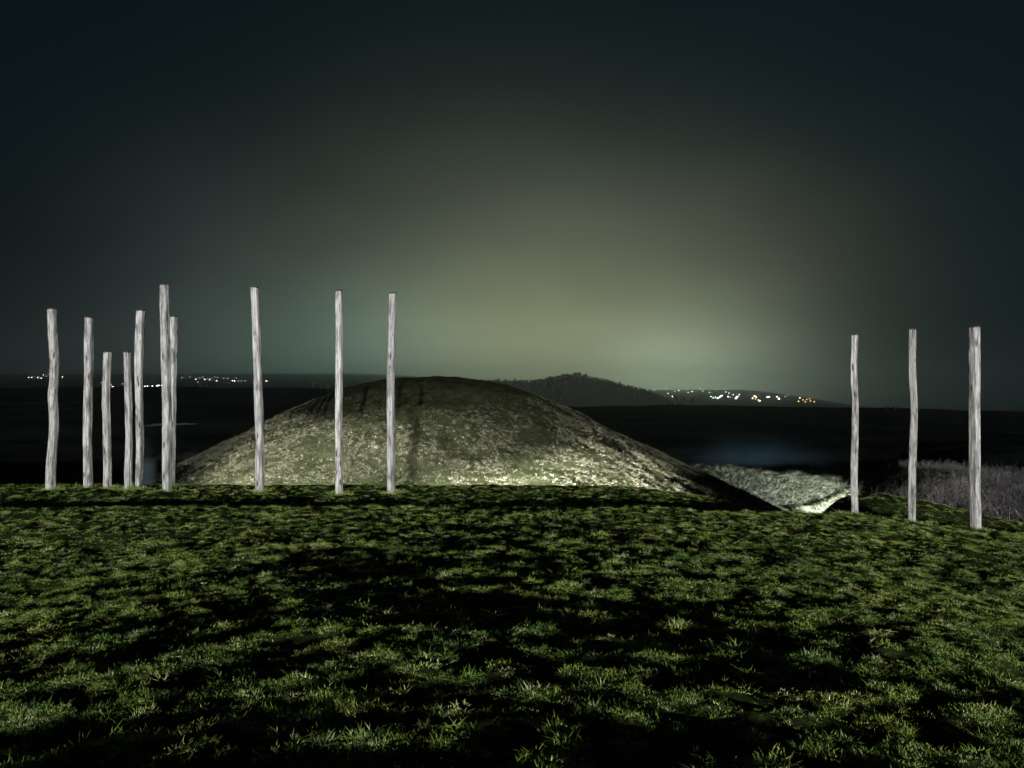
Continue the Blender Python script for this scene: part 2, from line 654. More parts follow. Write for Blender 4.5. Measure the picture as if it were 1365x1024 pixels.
def build_grass():
    rng = np.random.default_rng(5)
    near = [tuft_mesh('turf_tuft', 40, 0.006, 0.020, 0.07, 0.0034, 1.2, rng, M_GRASS, 2) for _ in range(6)]
    near += [tuft_mesh('turf_tuft', 24, 0.014, 0.040, 0.04, 0.0038, 0.9, rng, M_GRASS, 3) for _ in range(1)]
    P, S = [], []
    for n, y0, y1, wide, s0, s1 in ((40000, 1.2, 7, 1.25, 0.75, 1.3), (46000, 7, 13, 1.0, 0.85, 1.4), (38000, 13, 20, 0.95, 0.95, 1.55), (30000, 19, 29, 0.92, 1.0, 1.7)):
        X, Y = fan(n, y0, y1, wide, rng)
        # tussocky: more and longer grass where a slow noise is high
        d = perlin(X / 0.9, Y / 0.6, 41) * 0.3 + perlin(X / 0.42, Y / 0.27, 7) * 0.6 + perlin(X / 0.18, Y / 0.13, 8) * 0.5
        keep = rng.random(n) < np.clip(0.50 + 1.3 * d, 0.12, 1)
        X, Y, d = X[keep], Y[keep], d[keep]
        s = rng.uniform(s0, s1, len(X)) * 0.78 * np.clip(1 + 0.7 * d, 0.5, 1.5)
        r = np.hypot(X - MX, Y - MY)
        k2 = r > ring_out(np.arctan2(Y - MY, X - MX)) - 2.5
        X, Y, s = X[k2], Y[k2], s[k2]
        P.append(np.stack([X, Y, ground_z(X, Y) - 0.006], -1))
        S.append(s)
    # longer grass left standing round the feet of the posts
    for col_, Yp in POST_FEET:
        a_ = rng.uniform(0, 6.283, 46)
        rr = rng.uniform(0.10, 0.34, 46)
        X, Y = px(col_, Yp) + rr * np.cos(a_), Yp + rr * np.sin(a_)
        P.append(np.stack([X, Y, ground_z(X, Y) - 0.01], -1))
        S.append(rng.uniform(1.6, 3.4, 46))
    scatter('grass', np.concatenate(P), np.concatenate(S), near, 'short green tufted grass on the foreground slope', 0.25, seed=6)


build_grass()


def build_mound_grass():
    rng = np.random.default_rng(8)
    tv = [tuft_mesh('rough_tuft', 16, 0.04, 0.12, 0.085, 0.011, 0.9, rng, M_DRY, 2) for _ in range(6)]
    n = 170000
    r = 28.5 * np.sqrt(rng.random(n))
    a_ = rng.uniform(-np.pi * 1.06, np.pi * 0.10, n)
    X, Y = MX + r * np.cos(a_), MY + r * np.sin(a_)
    d = perlin(X / 2.6, Y / 1.8, 51) * 1.05 + perlin(X / 0.5, Y / 0.45, 52) * 0.9
    keep = rng.random(n) < np.clip(0.36 + 1.3 * d, 0.06, 1)
    t = np.clip((Y - 38) / 20.0, 0, 1)
    keep &= (np.abs(X - (-4.9 - 1.75 * t)) > 0.22 + 0.2 * perlin(X, Y * 1.7, 78)) | (rng.random(n) < 0.25)
    X, Y, r = X[keep], Y[keep], r[keep]
    s = rng.uniform(0.6, 1.5, len(X)) * (0.25 + 0.75 * sstep(6, 13, r))
    # on the ring bank at the right too
    P = np.stack([X, Y, mound_z(X, Y) - 0.02], -1)
    n2 = 16000
    r2 = rng.uniform(27.5, 36.5, n2)
    a2 = rng.uniform(-0.75, 0.75, n2)
    X2, Y2 = MX + r2 * np.cos(a2), MY + r2 * np.sin(a2)
    P2 = np.stack([X2, Y2, ground_z(X2, Y2) - 0.02], -1)
    s2 = rng.uniform(0.9, 2.2, n2)
    scatter('rough_grass', np.concatenate([P, P2]), np.concatenate([s, s2]), tv, 'pale rough grass covering the mound and the ditch bank', 0.3, seed=9)


build_mound_grass()


def build_weeds():
    rng = np.random.default_rng(12)
    wv = [weed_mesh('weed_clump', rng, M_WEED) for _ in range(5)]
    n = 4200
    Y = np.sqrt(rng.uniform(27.5 ** 2, 64 ** 2, n))
    X = (rng.uniform(0.435, 0.80, n)) * Y
    r = np.hypot(X - MX, Y - MY)
    d = perlin(X / 4, Y / 4, 61)
    keep = (r > 35.5) & (rng.random(n) < np.clip(0.6 + 1.0 * d, 0.15, 1))
    X, Y = X[keep], Y[keep]
    s = rng.uniform(0.6, 1.3, len(X))
    scatter('dry_weeds', np.stack([X, Y, ground_z(X, Y) - 0.03], -1), s, wv, 'pale dry weed stems in the hollow behind the three right-hand posts', 0.12, seed=13)


build_weeds()


# ------------------------------------------------------------------ weathered timber posts
def wood_material():
    m, t, b = mat('weathered_oak', 0.85, 0.15)
    tcn = t.nodes.new('ShaderNodeTexCoord')
    oi = t.nodes.new('ShaderNodeObjectInfo')
    off = t.nodes.new('ShaderNodeVectorMath')
    off.operation = 'ADD'
    t.links.new(tcn.outputs['Object'], off.inputs[0])
    sc = t.nodes.new('ShaderNodeVectorMath')
    sc.operation = 'SCALE'
    sc.inputs[0].default_value = (37, 17, 91)
    t.links.new(oi.outputs['Random'], sc.inputs['Scale'])
    t.links.new(sc.outputs[0], off.inputs[1])

    def mapped(s):
        mp = t.nodes.new('ShaderNodeMapping')
        mp.inputs['Scale'].default_value = s
        t.links.new(off.outputs[0], mp.inputs[0])
        return mp.outputs[0]
    grain = noise(t, 1.0, 7, 0.68, mapped((34, 34, 1.6)), 0.3)
    blotch = noise(t, 1.0, 6, 0.65, mapped((6.5, 6.5, 1.5)), 0.4)
    c = ramp(t, [(0.30, (0.05, 0.046, 0.043)), (0.42, (0.22, 0.22, 0.215)), (0.54, (0.38, 0.385, 0.38)), (0.72, (0.52, 0.525, 0.52))], grain)
    tone = ramp(t, [(0.30, (0.16, 0.15, 0.14)), (0.40, (0.50, 0.49, 0.47)), (0.50, (0.93, 0.93, 0.92)), (0.70, (1.06, 1.05, 1.0))], blotch)
    c = mix(t, c, tone, 1.0, 'MULTIPLY')
    each = ramp(t, [(0.0, (0.70, 0.69, 0.67)), (0.5, (1.0, 1.0, 1.0)), (0.8, (0.86, 0.87, 0.88)), (1.0, (1.12, 1.10, 1.06))], oi.outputs['Random'])
    c = mix(t, c, each, 1.0, 'MULTIPLY')
    # knots and rot holes
    vo = t.nodes.new('ShaderNodeTexVoronoi')
    vo.inputs['Scale'].default_value = 1.0
    t.links.new(mapped((5.5, 5.5, 1.5)), vo.inputs['Vector'])
    kn = ramp(t, [(0.0, (1, 1, 1)), (0.10, (0.9, 0.9, 0.9)), (0.20, (0, 0, 0))], vo.outputs['Distance'])
    c = mix(t, c, (0.035, 0.03, 0.028), kn)
    # thin drying cracks
    wv = noise(t, 1.0, 3, 0.5, mapped((22, 22, 0.55)), 0.6)
    ck = ramp(t, [(0.47, (0, 0, 0)), (0.5, (1, 1, 1)), (0.53, (0, 0, 0))], wv)
    c = mix(t, c, (0.05, 0.045, 0.045), mix(t, (0, 0, 0), ck, 0.8))
    t.links.new(c, b.inputs['Base Color'])
    bump(t, b, grain, 0.5, 0.02)
    return m


M_WOOD = wood_material()
M_END = simple('dark_end_grain', (0.035, 0.032, 0.03), 0.9, 0.1, 0.4, 40)

# centre columns (pixel x at given pixel y from top to base), distance, width in pixels, squareness turn
POSTS = [
    ([(71, 413), (72.5, 450), (74, 490), (73.5, 508), (71.3, 525), (71.5, 560), (70, 610), (69, 651)], 23.3, 12.0, -14, 0.13,
     'crooked grey timber post kinked at mid height, first from the left end'),
    ([(119, 424), (118, 460), (118, 520), (117, 580), (118, 647)], 23.9, 11.5, -10, 0.04, 'straight square timber post just right of the kinked end post'),
    ([(143, 470), (142, 530), (142.5, 590), (143, 646)], 24.3, 10.0, -20, 0.06, 'short timber post standing free between the square post and the short pale one'),
    ([(170, 470), (170.5, 540), (172, 600), (171, 651)], 23.4, 9.0, -12, 0.07, 'short pale timber post close against a taller darker one'),
    ([(188, 415), (187, 450), (186, 500), (184, 560), (185, 610), (183, 652)], 23.8, 12.5, -8, 0.08, 'tall timber post just right of the short pale one it touches'),
    ([(219, 380), (219.5, 430), (221, 480), (222.5, 540), (222, 600), (223, 655)], 22.9, 12.0, -15, 0.06, 'tallest pale timber post, overlapping a darker post behind it'),
    ([(231, 423), (230, 470), (229, 530), (228, 590), (227, 650)], 24.9, 12.0, -15, 0.05, 'darker timber post half hidden behind the tallest post'),
    ([(340, 384), (341.5, 430), (343, 480), (345, 540), (346, 600), (347, 656)], 22.8, 11.8, -12, 0.05, 'leaning timber post standing alone in front of the left foot of the mound'),
    ([(452, 388), (452, 450), (452, 520), (451.5, 590), (452, 659)], 22.4, 10.0, -15, 0.03, 'slim straight timber post in front of the dark left shoulder of the mound'),
    ([(523.5, 392), (522.5, 450), (521, 510), (521, 580), (521.5, 658)], 22.6, 11.0, -18, 0.04, 'bright timber post in front of the mound beside the trodden path'),
    ([(1138.5, 447), (1138, 490), (1139.5, 540), (1139.5, 600), (1139.5, 684)], 21.0, 10.0, -35, 0.07, 'thin wavy timber post at the edge of the lit ditch bank'),
    ([(1216.5, 440), (1216, 490), (1218, 540), (1217, 600), (1216.5, 689)], 20.5, 11.5, -30, 0.06, 'timber post between the other two posts above the dry weeds'),
    ([(1299, 437), (1299.5, 490), (1299, 540), (1299, 600), (1300, 701)], 20.0, 14.0, 28, 0.04, 'thick pale timber post nearest the camera, last at the right end'),
]


def make_post(i, col, Y, wpx, turn, wob, label):
    rng = np.random.default_rng(100 + i)
    ys = np.array([c[1] for c in col], float)
    xs = np.array([c[0] for c in col], float)
    xb = px(xs[-1], Y)
    zg = float(ground_z(xb, Y))
    zt = pz(ys[0], Y)
    nr, ns = 84, 44
    zz = np.linspace(zg - 0.35, zt, nr)
    yp = CY - (zz - EYE) * F / Y
    cxs = (cubic(np.clip(yp, ys[0], ys[-1]), ys, xs) - CX) / F * Y
    ln = zt - zg
    rad = wpx / F * Y / 2 * 0.86
    th = np.linspace(0, 2 * np.pi, ns, endpoint=False)
    V = np.zeros((nr, ns, 3))
    ca, sa = math.radians(turn), 0
    s1 = rng.uniform(0, 100)
    for k_ in range(nr):
        t = (zz[k_] - zg) / ln
        p = 7.0 + 2.0 * perlin(t * 3, s1, 2)
        c_, s_ = np.cos(th - ca), np.sin(th - ca)
        rr = (np.abs(c_) ** p + np.abs(s_) ** p) ** (-1 / p)
        rr = rr / 1.08
        w_ = 1 + 0.07 * perlin(np.cos(th) * 0.8 + s1, np.sin(th) * 0.8 + t * ln * 0.8, 4) + 0.055 * perlin(th * 2.5 + s1, np.full(ns, t * ln * 2.6), 6)
        w_ = w_ + 0.05 * (1 - t) - 0.02
        # drying checks: narrow grooves that run along the timber
        for q in range(3):
            tc_ = s1 * (q + 1) * 1.7 + 0.35 * perlin(np.array([t * 2.0]), np.array([s1 + q]), 9)[0]
            dth = (th - tc_ + np.pi) % (2 * np.pi) - np.pi
            w_ = w_ - 0.13 * np.exp(-(dth / 0.13) ** 2) * float(np.clip(0.5 + 1.4 * perlin(np.array([t * 4.0]), np.array([s1 + 7 * q]), 12)[0], 0, 1))
        dx = wob * 0.2 * perlin(np.array([t * 3.2]), np.array([s1]), 14)[0]
        dy = wob * 1.0 * perlin(np.array([t * 2.2]), np.array([s1 + 5]), 15)[0]
        r_ = rad * rr * w_
        V[k_, :, 0] = cxs[k_] - xb + dx * 0.6 + r_ * np.cos(th)
        V[k_, :, 1] = dy + r_ * np.sin(th)
        V[k_, :, 2] = zz[k_] - zg
    tilt = rng.normal(0, 0.05, 2)
    V[-1, :, 2] += (V[-1, :, 0] - V[-1, :, 0].mean()) * tilt[0] + (V[-1, :, 1] - V[-1, :, 1].mean()) * tilt[1]
    o = grid_mesh('timber_post', V, M_WOOD, wrap=True)
    o.location = (xb, Y, zg)
    tag(o, label, 'post', 'tall weathered timber posts on the earthwork')
    # sawn dark top
    top = V[-1]
    cen = top.mean(0)
    ring0 = cen + (top - cen) * 0.985
    ring1 = cen + (top - cen) * 0.95 + np.array([0, 0, 0.035])
    ring2 = cen + (top - cen) * 0.45 + np.array([0, 0, 0.045])
    vv = [tuple(v) for v in ring0] + [tuple(v) for v in ring1] + [tuple(v) for v in ring2] + [tuple(cen + np.array([0, 0, 0.04]))]
    ff = []
    for k_ in range(ns):
        j = (k_ + 1) % ns
        ff += [(k_, j, ns + j, ns + k_), (ns + k_, ns + j, 2 * ns + j, 2 * ns + k_), (2 * ns + k_, 2 * ns + j, 3 * ns)]
    mesh_obj('end_grain', vv, ff, M_END, o)
    return o


for i_, p_ in enumerate(POSTS):
    make_post(i_, *p_)


# ------------------------------------------------------------------ floodlights standing in the ring ditch
def emis(name, col, strength, sample=False):
    m = bpy.data.materials.new(name)
    m.use_nodes = True
    t = m.node_tree
    t.nodes.clear()
    o_ = t.nodes.new('ShaderNodeOutputMaterial')
    e_ = t.nodes.new('ShaderNodeEmission')
    e_.inputs[0].default_value = (*col, 1)
    e_.inputs[1].default_value = strength
    t.links.new(e_.outputs[0], o_.inputs[0])
    if not sample:
        m.cycles.emission_sampling = 'NONE'
    return m


M_HOUSING = simple('floodlight_housing', (0.05, 0.05, 0.055), 0.45, 0.5)
M_LENS = emis('floodlight_glass', (1.0, 0.98, 0.92), 6.0)


def box(bm, c, s, rot=None):
    m_ = Matrix.Translation(c) @ (rot.to_4x4() if rot else Matrix.Identity(4)) @ Matrix.Diagonal((*s, 1))
    return bmesh.ops.create_cube(bm, size=1, matrix=m_)


def bm_obj(name, bm, material, parent=None):
    me = bpy.data.meshes.new(name)
    bm.to_mesh(me)
    bm.free()
    me.materials.append(material)
    o = bpy.data.objects.new(name, me)
    COL.objects.link(o)
    if parent:
        o.parent = parent
    return o


def floodlight(x, y, aim, watts, angle, blend, label, up=0.0, cut=None, tint=(1.0, 0.985, 0.93)):
    z = float(ground_z(x, y, False))
    if math.hypot(x - MX, y - MY) < 28.5:
        z = max(z, float(mound_z(x, y, False)))
    z += 0.15
    root = bpy.data.objects.new('floodlight', None)
    COL.objects.link(root)
    root.location = (x, y, z + up)
    tag(root, label, 'floodlight', 'floodlights in the ring ditch')
    d = Vector(aim) - Vector((x, y, z + up + 0.45))
    q = d.to_track_quat('-Z', 'Y')
    Rm = q.to_matrix()
    hc = Vector((0, 0, 0.45))
    bm = bmesh.new()
    box(bm, hc + Rm @ Vector((0, 0, 0.07)), (0.42, 0.32, 0.12), Rm)
    for k_ in range(5):
        box(bm, hc + Rm @ Vector((-0.14 + 0.07 * k_, 0, 0.16)), (0.02, 0.28, 0.06), Rm)
    bmesh.ops.bevel(bm, geom=bm.edges[:], offset=0.008, segments=1)
    bm_obj('housing', bm, M_HOUSING, root)
    bm = bmesh.new()
    box(bm, hc + Rm @ Vector((0, 0, 0.004)), (0.36, 0.26, 0.008), Rm)
    bm_obj('lens', bm, M_LENS, root)
    bm = bmesh.new()
    box(bm, (0, 0, -0.02), (0.4, 0.3, 0.05))
    box(bm, (-0.235, 0, 0.24), (0.02, 0.05, 0.5))
    box(bm, (0.235, 0, 0.24), (0.02, 0.05, 0.5))
    bm_obj('stand', bm, M_HOUSING, root)
    if cut is not None:                     # plate that keeps the light off the upper slope
        bm = bmesh.new()
        box(bm, hc + Rm @ Vector((0, 0.55 * math.tan(R(cut)) + 0.006, -0.305)), (0.7, 0.010, 0.55), Rm)
        bm_obj('visor', bm, M_HOUSING, root)
    ld = bpy.data.lights.new('floodlight_beam', 'SPOT')
    ld.energy = watts
    ld.spot_size = R(angle)
    ld.spot_blend = blend
    ld.shadow_soft_size = 0.12 if cut is None else 0.012
    ld.color = tint
    lo = bpy.data.objects.new('floodlight_beam', ld)
    COL.objects.link(lo)
    lo.parent = root
    lo.location = hc + Rm @ Vector((0, 0, -0.03))
    lo.rotation_euler = q.to_euler()
    return root


def on_mound(x, y):
    """where the line of sight through a pixel of the photograph meets the mound"""
    Ys = np.arange(36, 62, 0.1)
    d = (EYE - (y - CY) / F * Ys) - mound_z(px(x, Ys), Ys, False)
    k_ = np.where(d < 0)[0]
    Y = float(Ys[k_[0]]) if len(k_) else 44.0
    return (px(x, Y), Y, EYE - (y - CY) / F * Y)


floodlight(-22.5, 34.0, (-14.0, 44.5, -4.8), 170000, 66, 1.0, 'floodlight on the ditch side at the left foot of the mound', 0.0, 13.0)
floodlight(-10.5, 29.2, (-10.0, 42.0, -5.0), 52000, 76, 1.0, 'floodlight on the ditch side between the leaning post and the slim post', 0.0, 14.0)
for k_, (x, w_) in enumerate(((665, 210000), (755, 270000), (840, 210000))):
    aim = on_mound(x, 646)
    yl = aim[1] - 13.0
    floodlight(aim[0], yl, aim, w_, 44, 0.8,
               'floodlight with a visor in the ditch below the bright strip, %s from the path' % ('first', 'second', 'third')[k_], 0.0, (2.4, 2.4, 1.3)[k_])
floodlight(1.5, 31.0, (-0.5, 46.0, -1.5), 26000, 105, 1.0, 'added fill floodlight in the ditch softening the post shadows on the mound', 0.3)  # fill added to weaken the shadows the posts throw on the mound
floodlight(20.6, 49.0, (25.2, 72.0, -5.8), 260000, 34, 0.9, 'floodlight in the ditch throwing its light along the bank', 0.3, None, (0.90, 0.97, 1.0))


# ------------------------------------------------------------------ far hill, woodland, trees, town lights
M_HILL = simple('wooded_hill', (0.018, 0.021, 0.017), 1.0, 0.0, 0.3, 0.05)
M_TWIG = simple('bare_twigs', (0.018, 0.019, 0.016), 1.0, 0.0)
M_BARK = simple('bark', (0.035, 0.031, 0.027), 0.9, 0.05)
M_NEEDLE = simple('spruce_needles', (0.016, 0.024, 0.014), 0.9, 0.05)

SKX = np.array([430, 520, 600, 650, 700, 735, 752, 768, 790, 815, 840, 870, 905, 950], float)
SKY_ = np.array([522, 514, 510, 509, 510, 508, 503.5, 500, 505, 511, 517, 526, 537, 549], float)
HY = 1050.0


def hill_z(X, Y):
    x = CX + X / HY * F
    top = pz(np.interp(x, SKX, SKY_), HY) + 0.4 * perlin(X / 9, Y / 9, 71)
    low = ground_z(X, Y, False)
    s = np.exp(-((Y - HY) / 120.0) ** 2)
    edge = sstep(430, 520, x) * (1 - sstep(905, 950, x))
    return low - 3 + np.maximum(top - low + 3, 0) * s * edge


def build_hill():
    X, Y = np.meshgrid(np.linspace(px(425, HY), px(955, HY), 150), np.linspace(HY - 300, HY + 300, 50))
    o = grid_mesh('hill', np.stack([X, Y, hill_z(X, Y)], -1), M_HILL)
    tag(o, 'wooded hill fading into the haze beyond the mound', None, None, 'structure')


build_hill()


def twig_crown(rng, h, w, n=260, base=0.18, tw=0.012):
    """bare winter crown: many fine twig slivers on branching limbs (unit: metres)"""
    V, Fc = [], []

    def sliver(p, q, w_):
        d = q - p
        s = np.cross(d, rng.normal(0, 1, 3))
        s = s / (np.linalg.norm(s) + 1e-9) * w_
        i = len(V)
        V.extend([tuple(p - s), tuple(p + s), tuple(q)])
        Fc.append((i, i + 1, i + 2))
    limbs = []
    for _ in range(9):
        p = np.array([0, 0, h * rng.uniform(base, 0.45)])
        a_ = rng.uniform(0, 6.28)
        q = p + np.array([math.cos(a_) * w * rng.uniform(0.15, 0.42), math.sin(a_) * w * rng.uniform(0.15, 0.42), h * rng.uniform(0.2, 0.5)])
        q[2] = min(q[2], h * 0.95)
        limbs.append((p, q))
        sliver(p, q, h * tw * 1.2)
    for _ in range(n):
        p, q = limbs[rng.integers(len(limbs))]
        s = p + (q - p) * rng.uniform(0.3, 1)
        d = (q - p) / np.linalg.norm(q - p) + rng.normal(0, 0.8, 3)
        d[2] += 0.35
        d /= np.linalg.norm(d)
        e_ = s + d * h * rng.uniform(0.08, 0.24)
        sliver(s, e_, h * tw * rng.uniform(0.3, 0.8))
    return V, Fc


def trunk_geo(h, r):
    V, Fc = [], []
    for k_, (z, rr) in enumerate(((0, 1.3), (0.12, 1.0), (0.4, 0.75), (0.7, 0.35))):
        for j in range(7):
            a_ = j / 7 * 2 * math.pi
            V.append((r * rr * math.cos(a_), r * rr * math.sin(a_), z * h))
    for k_ in range(3):
        for j in range(7):
            Fc.append((k_ * 7 + j, k_ * 7 + (j + 1) % 7, k_ * 7 + 7 + (j + 1) % 7, k_ * 7 + 7 + j))
    return V, Fc


def build_woodland():
    rng = np.random.default_rng(17)
    var = []
    for _ in range(5):
        V, Fc = twig_crown(rng, 8.0, 7.5, 320, 0.12, 0.06)
        V2, F2 = trunk_geo(8.0, 0.16)
        k_ = len(V)
        var.append(mesh_obj('wood_tree', V + V2, Fc + [tuple(i + k_ for i in f) for f in F2], M_TWIG, link=False))
    n = 1700
    X = rng.uniform(px(560, HY), px(890, HY), n)
    Y = HY + rng.normal(0, 45, n)
    s = rng.uniform(0.25, 0.55, n) + 0.22 * (rng.random(n) < 0.12)
    pk = np.exp(-((X - px(745, HY)) / 20) ** 2)
    s = s * (1 + 0.6 * pk)
    scatter('woodland', np.stack([X, Y, hill_z(X, Y) - 0.4], -1), s, var, 'bare winter wood covering the far hill', 0.06, seed=18)


build_woodland()


def far_tree(x, ybase, ytop, Y, wpx, label, group, rng, zfun, spruce=False):
    X = px(x, Y)
    z = float(zfun(X, Y))
    h = max(pz(ytop, Y) - z, 2.0)
    w = wpx / F * Y
    root = bpy.data.objects.new('spruce_tree' if spruce else 'bare_tree', None)
    COL.objects.link(root)
    root.location = (X, Y, z - 0.1)
    tag(root, label, 'tree', group)
    if spruce:
        V, Fc = [], []
        for _ in range(300):
            t = rng.random() ** 0.7
            zz = h * (0.1 + 0.9 * (1 - t))
            rr = w * 0.5 * t * rng.uniform(0.5, 1.05)
            a_ = rng.uniform(0, 6.28)
            i = len(V)
            da = 0.25
            V += [(0, 0, zz + 0.04 * h), (rr * math.cos(a_ - da), rr * math.sin(a_ - da), zz - 0.03 * h), (rr * math.cos(a_ + da), rr * math.sin(a_ + da), zz - 0.03 * h)]
            Fc.append((i, i + 1, i + 2))
        mesh_obj('crown', V, Fc, M_NEEDLE, root)
    else:
        V, Fc = twig_crown(rng, h, w, 460, 0.06, 0.03)
        mesh_obj('crown', V, Fc, M_TWIG, root)
    V, Fc = trunk_geo(h, 0.02 * h + 0.05)
    mesh_obj('trunk', V, Fc, M_BARK, root)


trng = np.random.default_rng(23)


def gz(X, Y):
    return ground_z(X, Y, False)


for k_, (x, yt, w_) in enumerate(((417, 507, 11), (428, 508, 9), (437, 509, 10), (461, 510, 8))):
    far_tree(x, 515, yt, 416.0 - 4 * k_, w_,
             ['bare round tree on the field crest, first of the clump left of the slim post', 'bare tree on the field crest, second of the clump left of the slim post',
              'low bare tree on the field crest, nearest the slim post on its left', 'low bare bush tree on the field crest, just right of the slim post'][k_],
             'bare trees on the field crest', trng, gz)
for k_, (x, yt, w_) in enumerate(((268, 510, 7), (276, 511, 7))):
    far_tree(x, 515, yt, 412.0, w_, ['tiny bare bush tree on the left field crest, left of two', 'tiny bare bush tree on the left field crest, right of two'][k_],
             'bare trees on the field crest', trng, gz)
for k_, (x, yt, w_) in enumerate(((1182, 540, 9), (1193, 538, 11), (1226, 541, 9), (1236, 542, 8))):
    far_tree(x, 548, yt, 352.0 - 3 * k_, w_, 'small bare tree on the dark right-hand field crest, %s of four' % ('first', 'second', 'third', 'last')[k_], 'bare trees on the right field crest', trng, gz)
for k_, (x, yt, w_, Y) in enumerate(((901, 524, 10, 720), (912, 526, 9, 700), (923, 526, 8, 720), (932, 527, 8, 700))):
    far_tree(x, 535, yt, Y, w_, ['dark bare tree at the hill foot, %s from the hill' % n_ for n_ in ('first', 'second', 'third', 'fourth')][k_], 'dark trees before the town', trng,
             lambda X, Y: np.float64(pz(537, Y)))
M_TWIG_D = M_TWIG
for k_, (x, yt, w_) in enumerate(((838, 512, 6), (846, 514, 5), (853, 515, 6), (859, 517, 6), (866, 518, 7))):
    far_tree(x, 520, yt, HY - 20.0, w_ + 1, 'pointed dark spruce on the falling right end of the wooded hill, %s from the top' % ('first', 'second', 'third', 'fourth', 'fifth')[k_],
             'spruces on the hill', trng, hill_z, True)

# --- lights of the towns: every lamp a thing of its own
LMAT = {
    'w': emis('white_lamp', (1.0, 0.95, 0.80), 5.0), 'o': emis('orange_lamp', (1.0, 0.52, 0.16), 3.0), 'g': emis('pale_green_lamp', (0.75, 1.0, 0.85), 3.2),
    'd': emis('dim_lamp', (0.80, 0.82, 0.72), 1.3)}
M_POLE = simple('lamp_pole', (0.08, 0.08, 0.08), 0.6, 0.3)


def lamp_proto(kind, rad):
    bm = bmesh.new()
    bmesh.ops.create_icosphere(bm, subdivisions=2, radius=rad, matrix=Matrix.Translation((0, 0, 0)) @ Matrix.Diagonal((1.25, 1.25, 0.8, 1)))
    me = bpy.data.meshes.new('lamp_head')
    bm.to_mesh(me)
    bm.free()
    me.materials.append(LMAT[kind])
    return me


bm = bmesh.new()
bmesh.ops.create_cone(bm, cap_ends=True, segments=6, radius1=0.14, radius2=0.08, depth=1.0, matrix=Matrix.Translation((0, 0, -0.5)))
POLE = bpy.data.meshes.new('pole')
bm.to_mesh(POLE)
bm.free()
POLE.materials.append(M_POLE)
PROTO = {}


def hit(x, y, lift):
    """distance at which the line of sight through a far light meets ground lifted by a pole's height"""
    Ys = np.arange(950, 7990, 10.0)
    X = px(x, Ys)
    zr = EYE - (y - CY) / F * Ys
    d = zr - (gz(X, Ys) + lift)
    i = np.where(d < 0)[0]
    return float(Ys[i[0]]) if len(i) else 7980.0


LABELS = {
    'A': ('tiny white street lamp by the kinked end post', 'street lamps of the hillside village'),
    'B': ('tiny street lamp in the horizon row behind the post cluster', 'street lamps in the horizon row behind the posts'),
    'C': ('tiny pale street lamp right of the tallest post', 'pale street lamps right of the tallest post'),
    'R': ('tiny pale street lamp scattered right of the wooded hill', 'pale street lamps right of the wooded hill'),
    'S': ('bright street lamp of the town under the glow', 'bright street lamps of the town under the glow'),
    'T': ('street lamp of the orange lit end of the town', 'street lamps of the orange lit end of the town')}
ORD = ('first second third fourth fifth sixth seventh eighth ninth tenth eleventh twelfth thirteenth fourteenth fifteenth sixteenth '
       'seventeenth eighteenth nineteenth twentieth twenty-first twenty-second twenty-third twenty-fourth').split()


def town(cluster, pts, sx, ox, sy, oy, kind, rad):
    for q_, p in enumerate(sorted(pts, key=lambda t: t[0])):
        x, y = p[0] * sx + ox, p[1] * sy + oy
        kd = p[2] if len(p) > 2 and p[2] in LMAT else kind
        rr = rad * (p[3] if len(p) > 3 else 1.0)
        Y = hit(x, y, 6.0)
        key = (kd, round(rr * Y / 1500, 1))
        if key not in PROTO:
            PROTO[key] = lamp_proto(kd, key[1])
        X, z = px(x, Y), pz(y, Y)
        g = float(gz(X, Y))
        o = bpy.data.objects.new('street_lamp', None)
        COL.objects.link(o)
        o.location = (X, Y, g)
        tag(o, '%s, %s from the left' % (LABELS[cluster][0], ORD[q_]), 'lamp', LABELS[cluster][1])
        hd = bpy.data.objects.new('lamp_head', PROTO[key])
        COL.objects.link(hd)
        hd.parent = o
        hd.location = (0, 0, z - g)
        pl = bpy.data.objects.new('pole', POLE)
        COL.objects.link(pl)
        pl.parent = o
        pl.location = (0, 0, z - g)
        pl.scale = (1, 1, max(z - g, 1))


S8 = 360 / 1365
town('A', [(145, 88), (160, 88), (190, 90), (197, 83, 'd'), (208, 92), (220, 75), (235, 82, 'd'), (250, 70), (315, 85)], S8, 0, S8, 480, 'w', 0.75)
town('B', [(487, 138, 'o'), (510, 115, 'd'), (520, 138, 'o'), (528, 137, 'o'), (560, 125, 'o'), (570, 136, 'w', 1.7), (598, 138), (610, 139), (620, 120, 'd'), (732, 133), (745, 132),
           (770, 132), (795, 130, 'w', 1.3), (803, 128), (818, 128, 'w', 1.3)], S8, 0, S8, 480, 'w', 0.9)
town('C', [(920, 90), (960, 85), (990, 97, 'w'), (1000, 112), (1010, 90), (1025, 85), (1035, 98, 'w'), (1050, 95), (1060, 100, 'w'), (1070, 92), (1085, 85), (1095, 105, 'w'), (1100, 90),
           (1130, 92), (1150, 92), (1175, 104, 'w'), (1185, 106, 'w'), (1195, 92), (1205, 106), (1220, 106), (1240, 105), (1345, 106, 'w'), (1352, 107)], S8, 0, S8, 480, 'd', 0.8)
S7 = 270 / 1365
town('R', [(110, 152, 'w'), (165, 150), (80, 157, 'w'), (210, 148), (245, 145), (328, 155, 'w'), (378, 143), (300, 160), (390, 168), (417, 162, 'w'), (255, 175), (470, 143), (490, 158),
           (535, 167), (585, 147), (640, 147), (645, 165), (665, 172), (695, 182), (735, 180), (245, 200, 'w'), (285, 195, 'w')], S7, 840, S7, 490, 'g', 0.85)
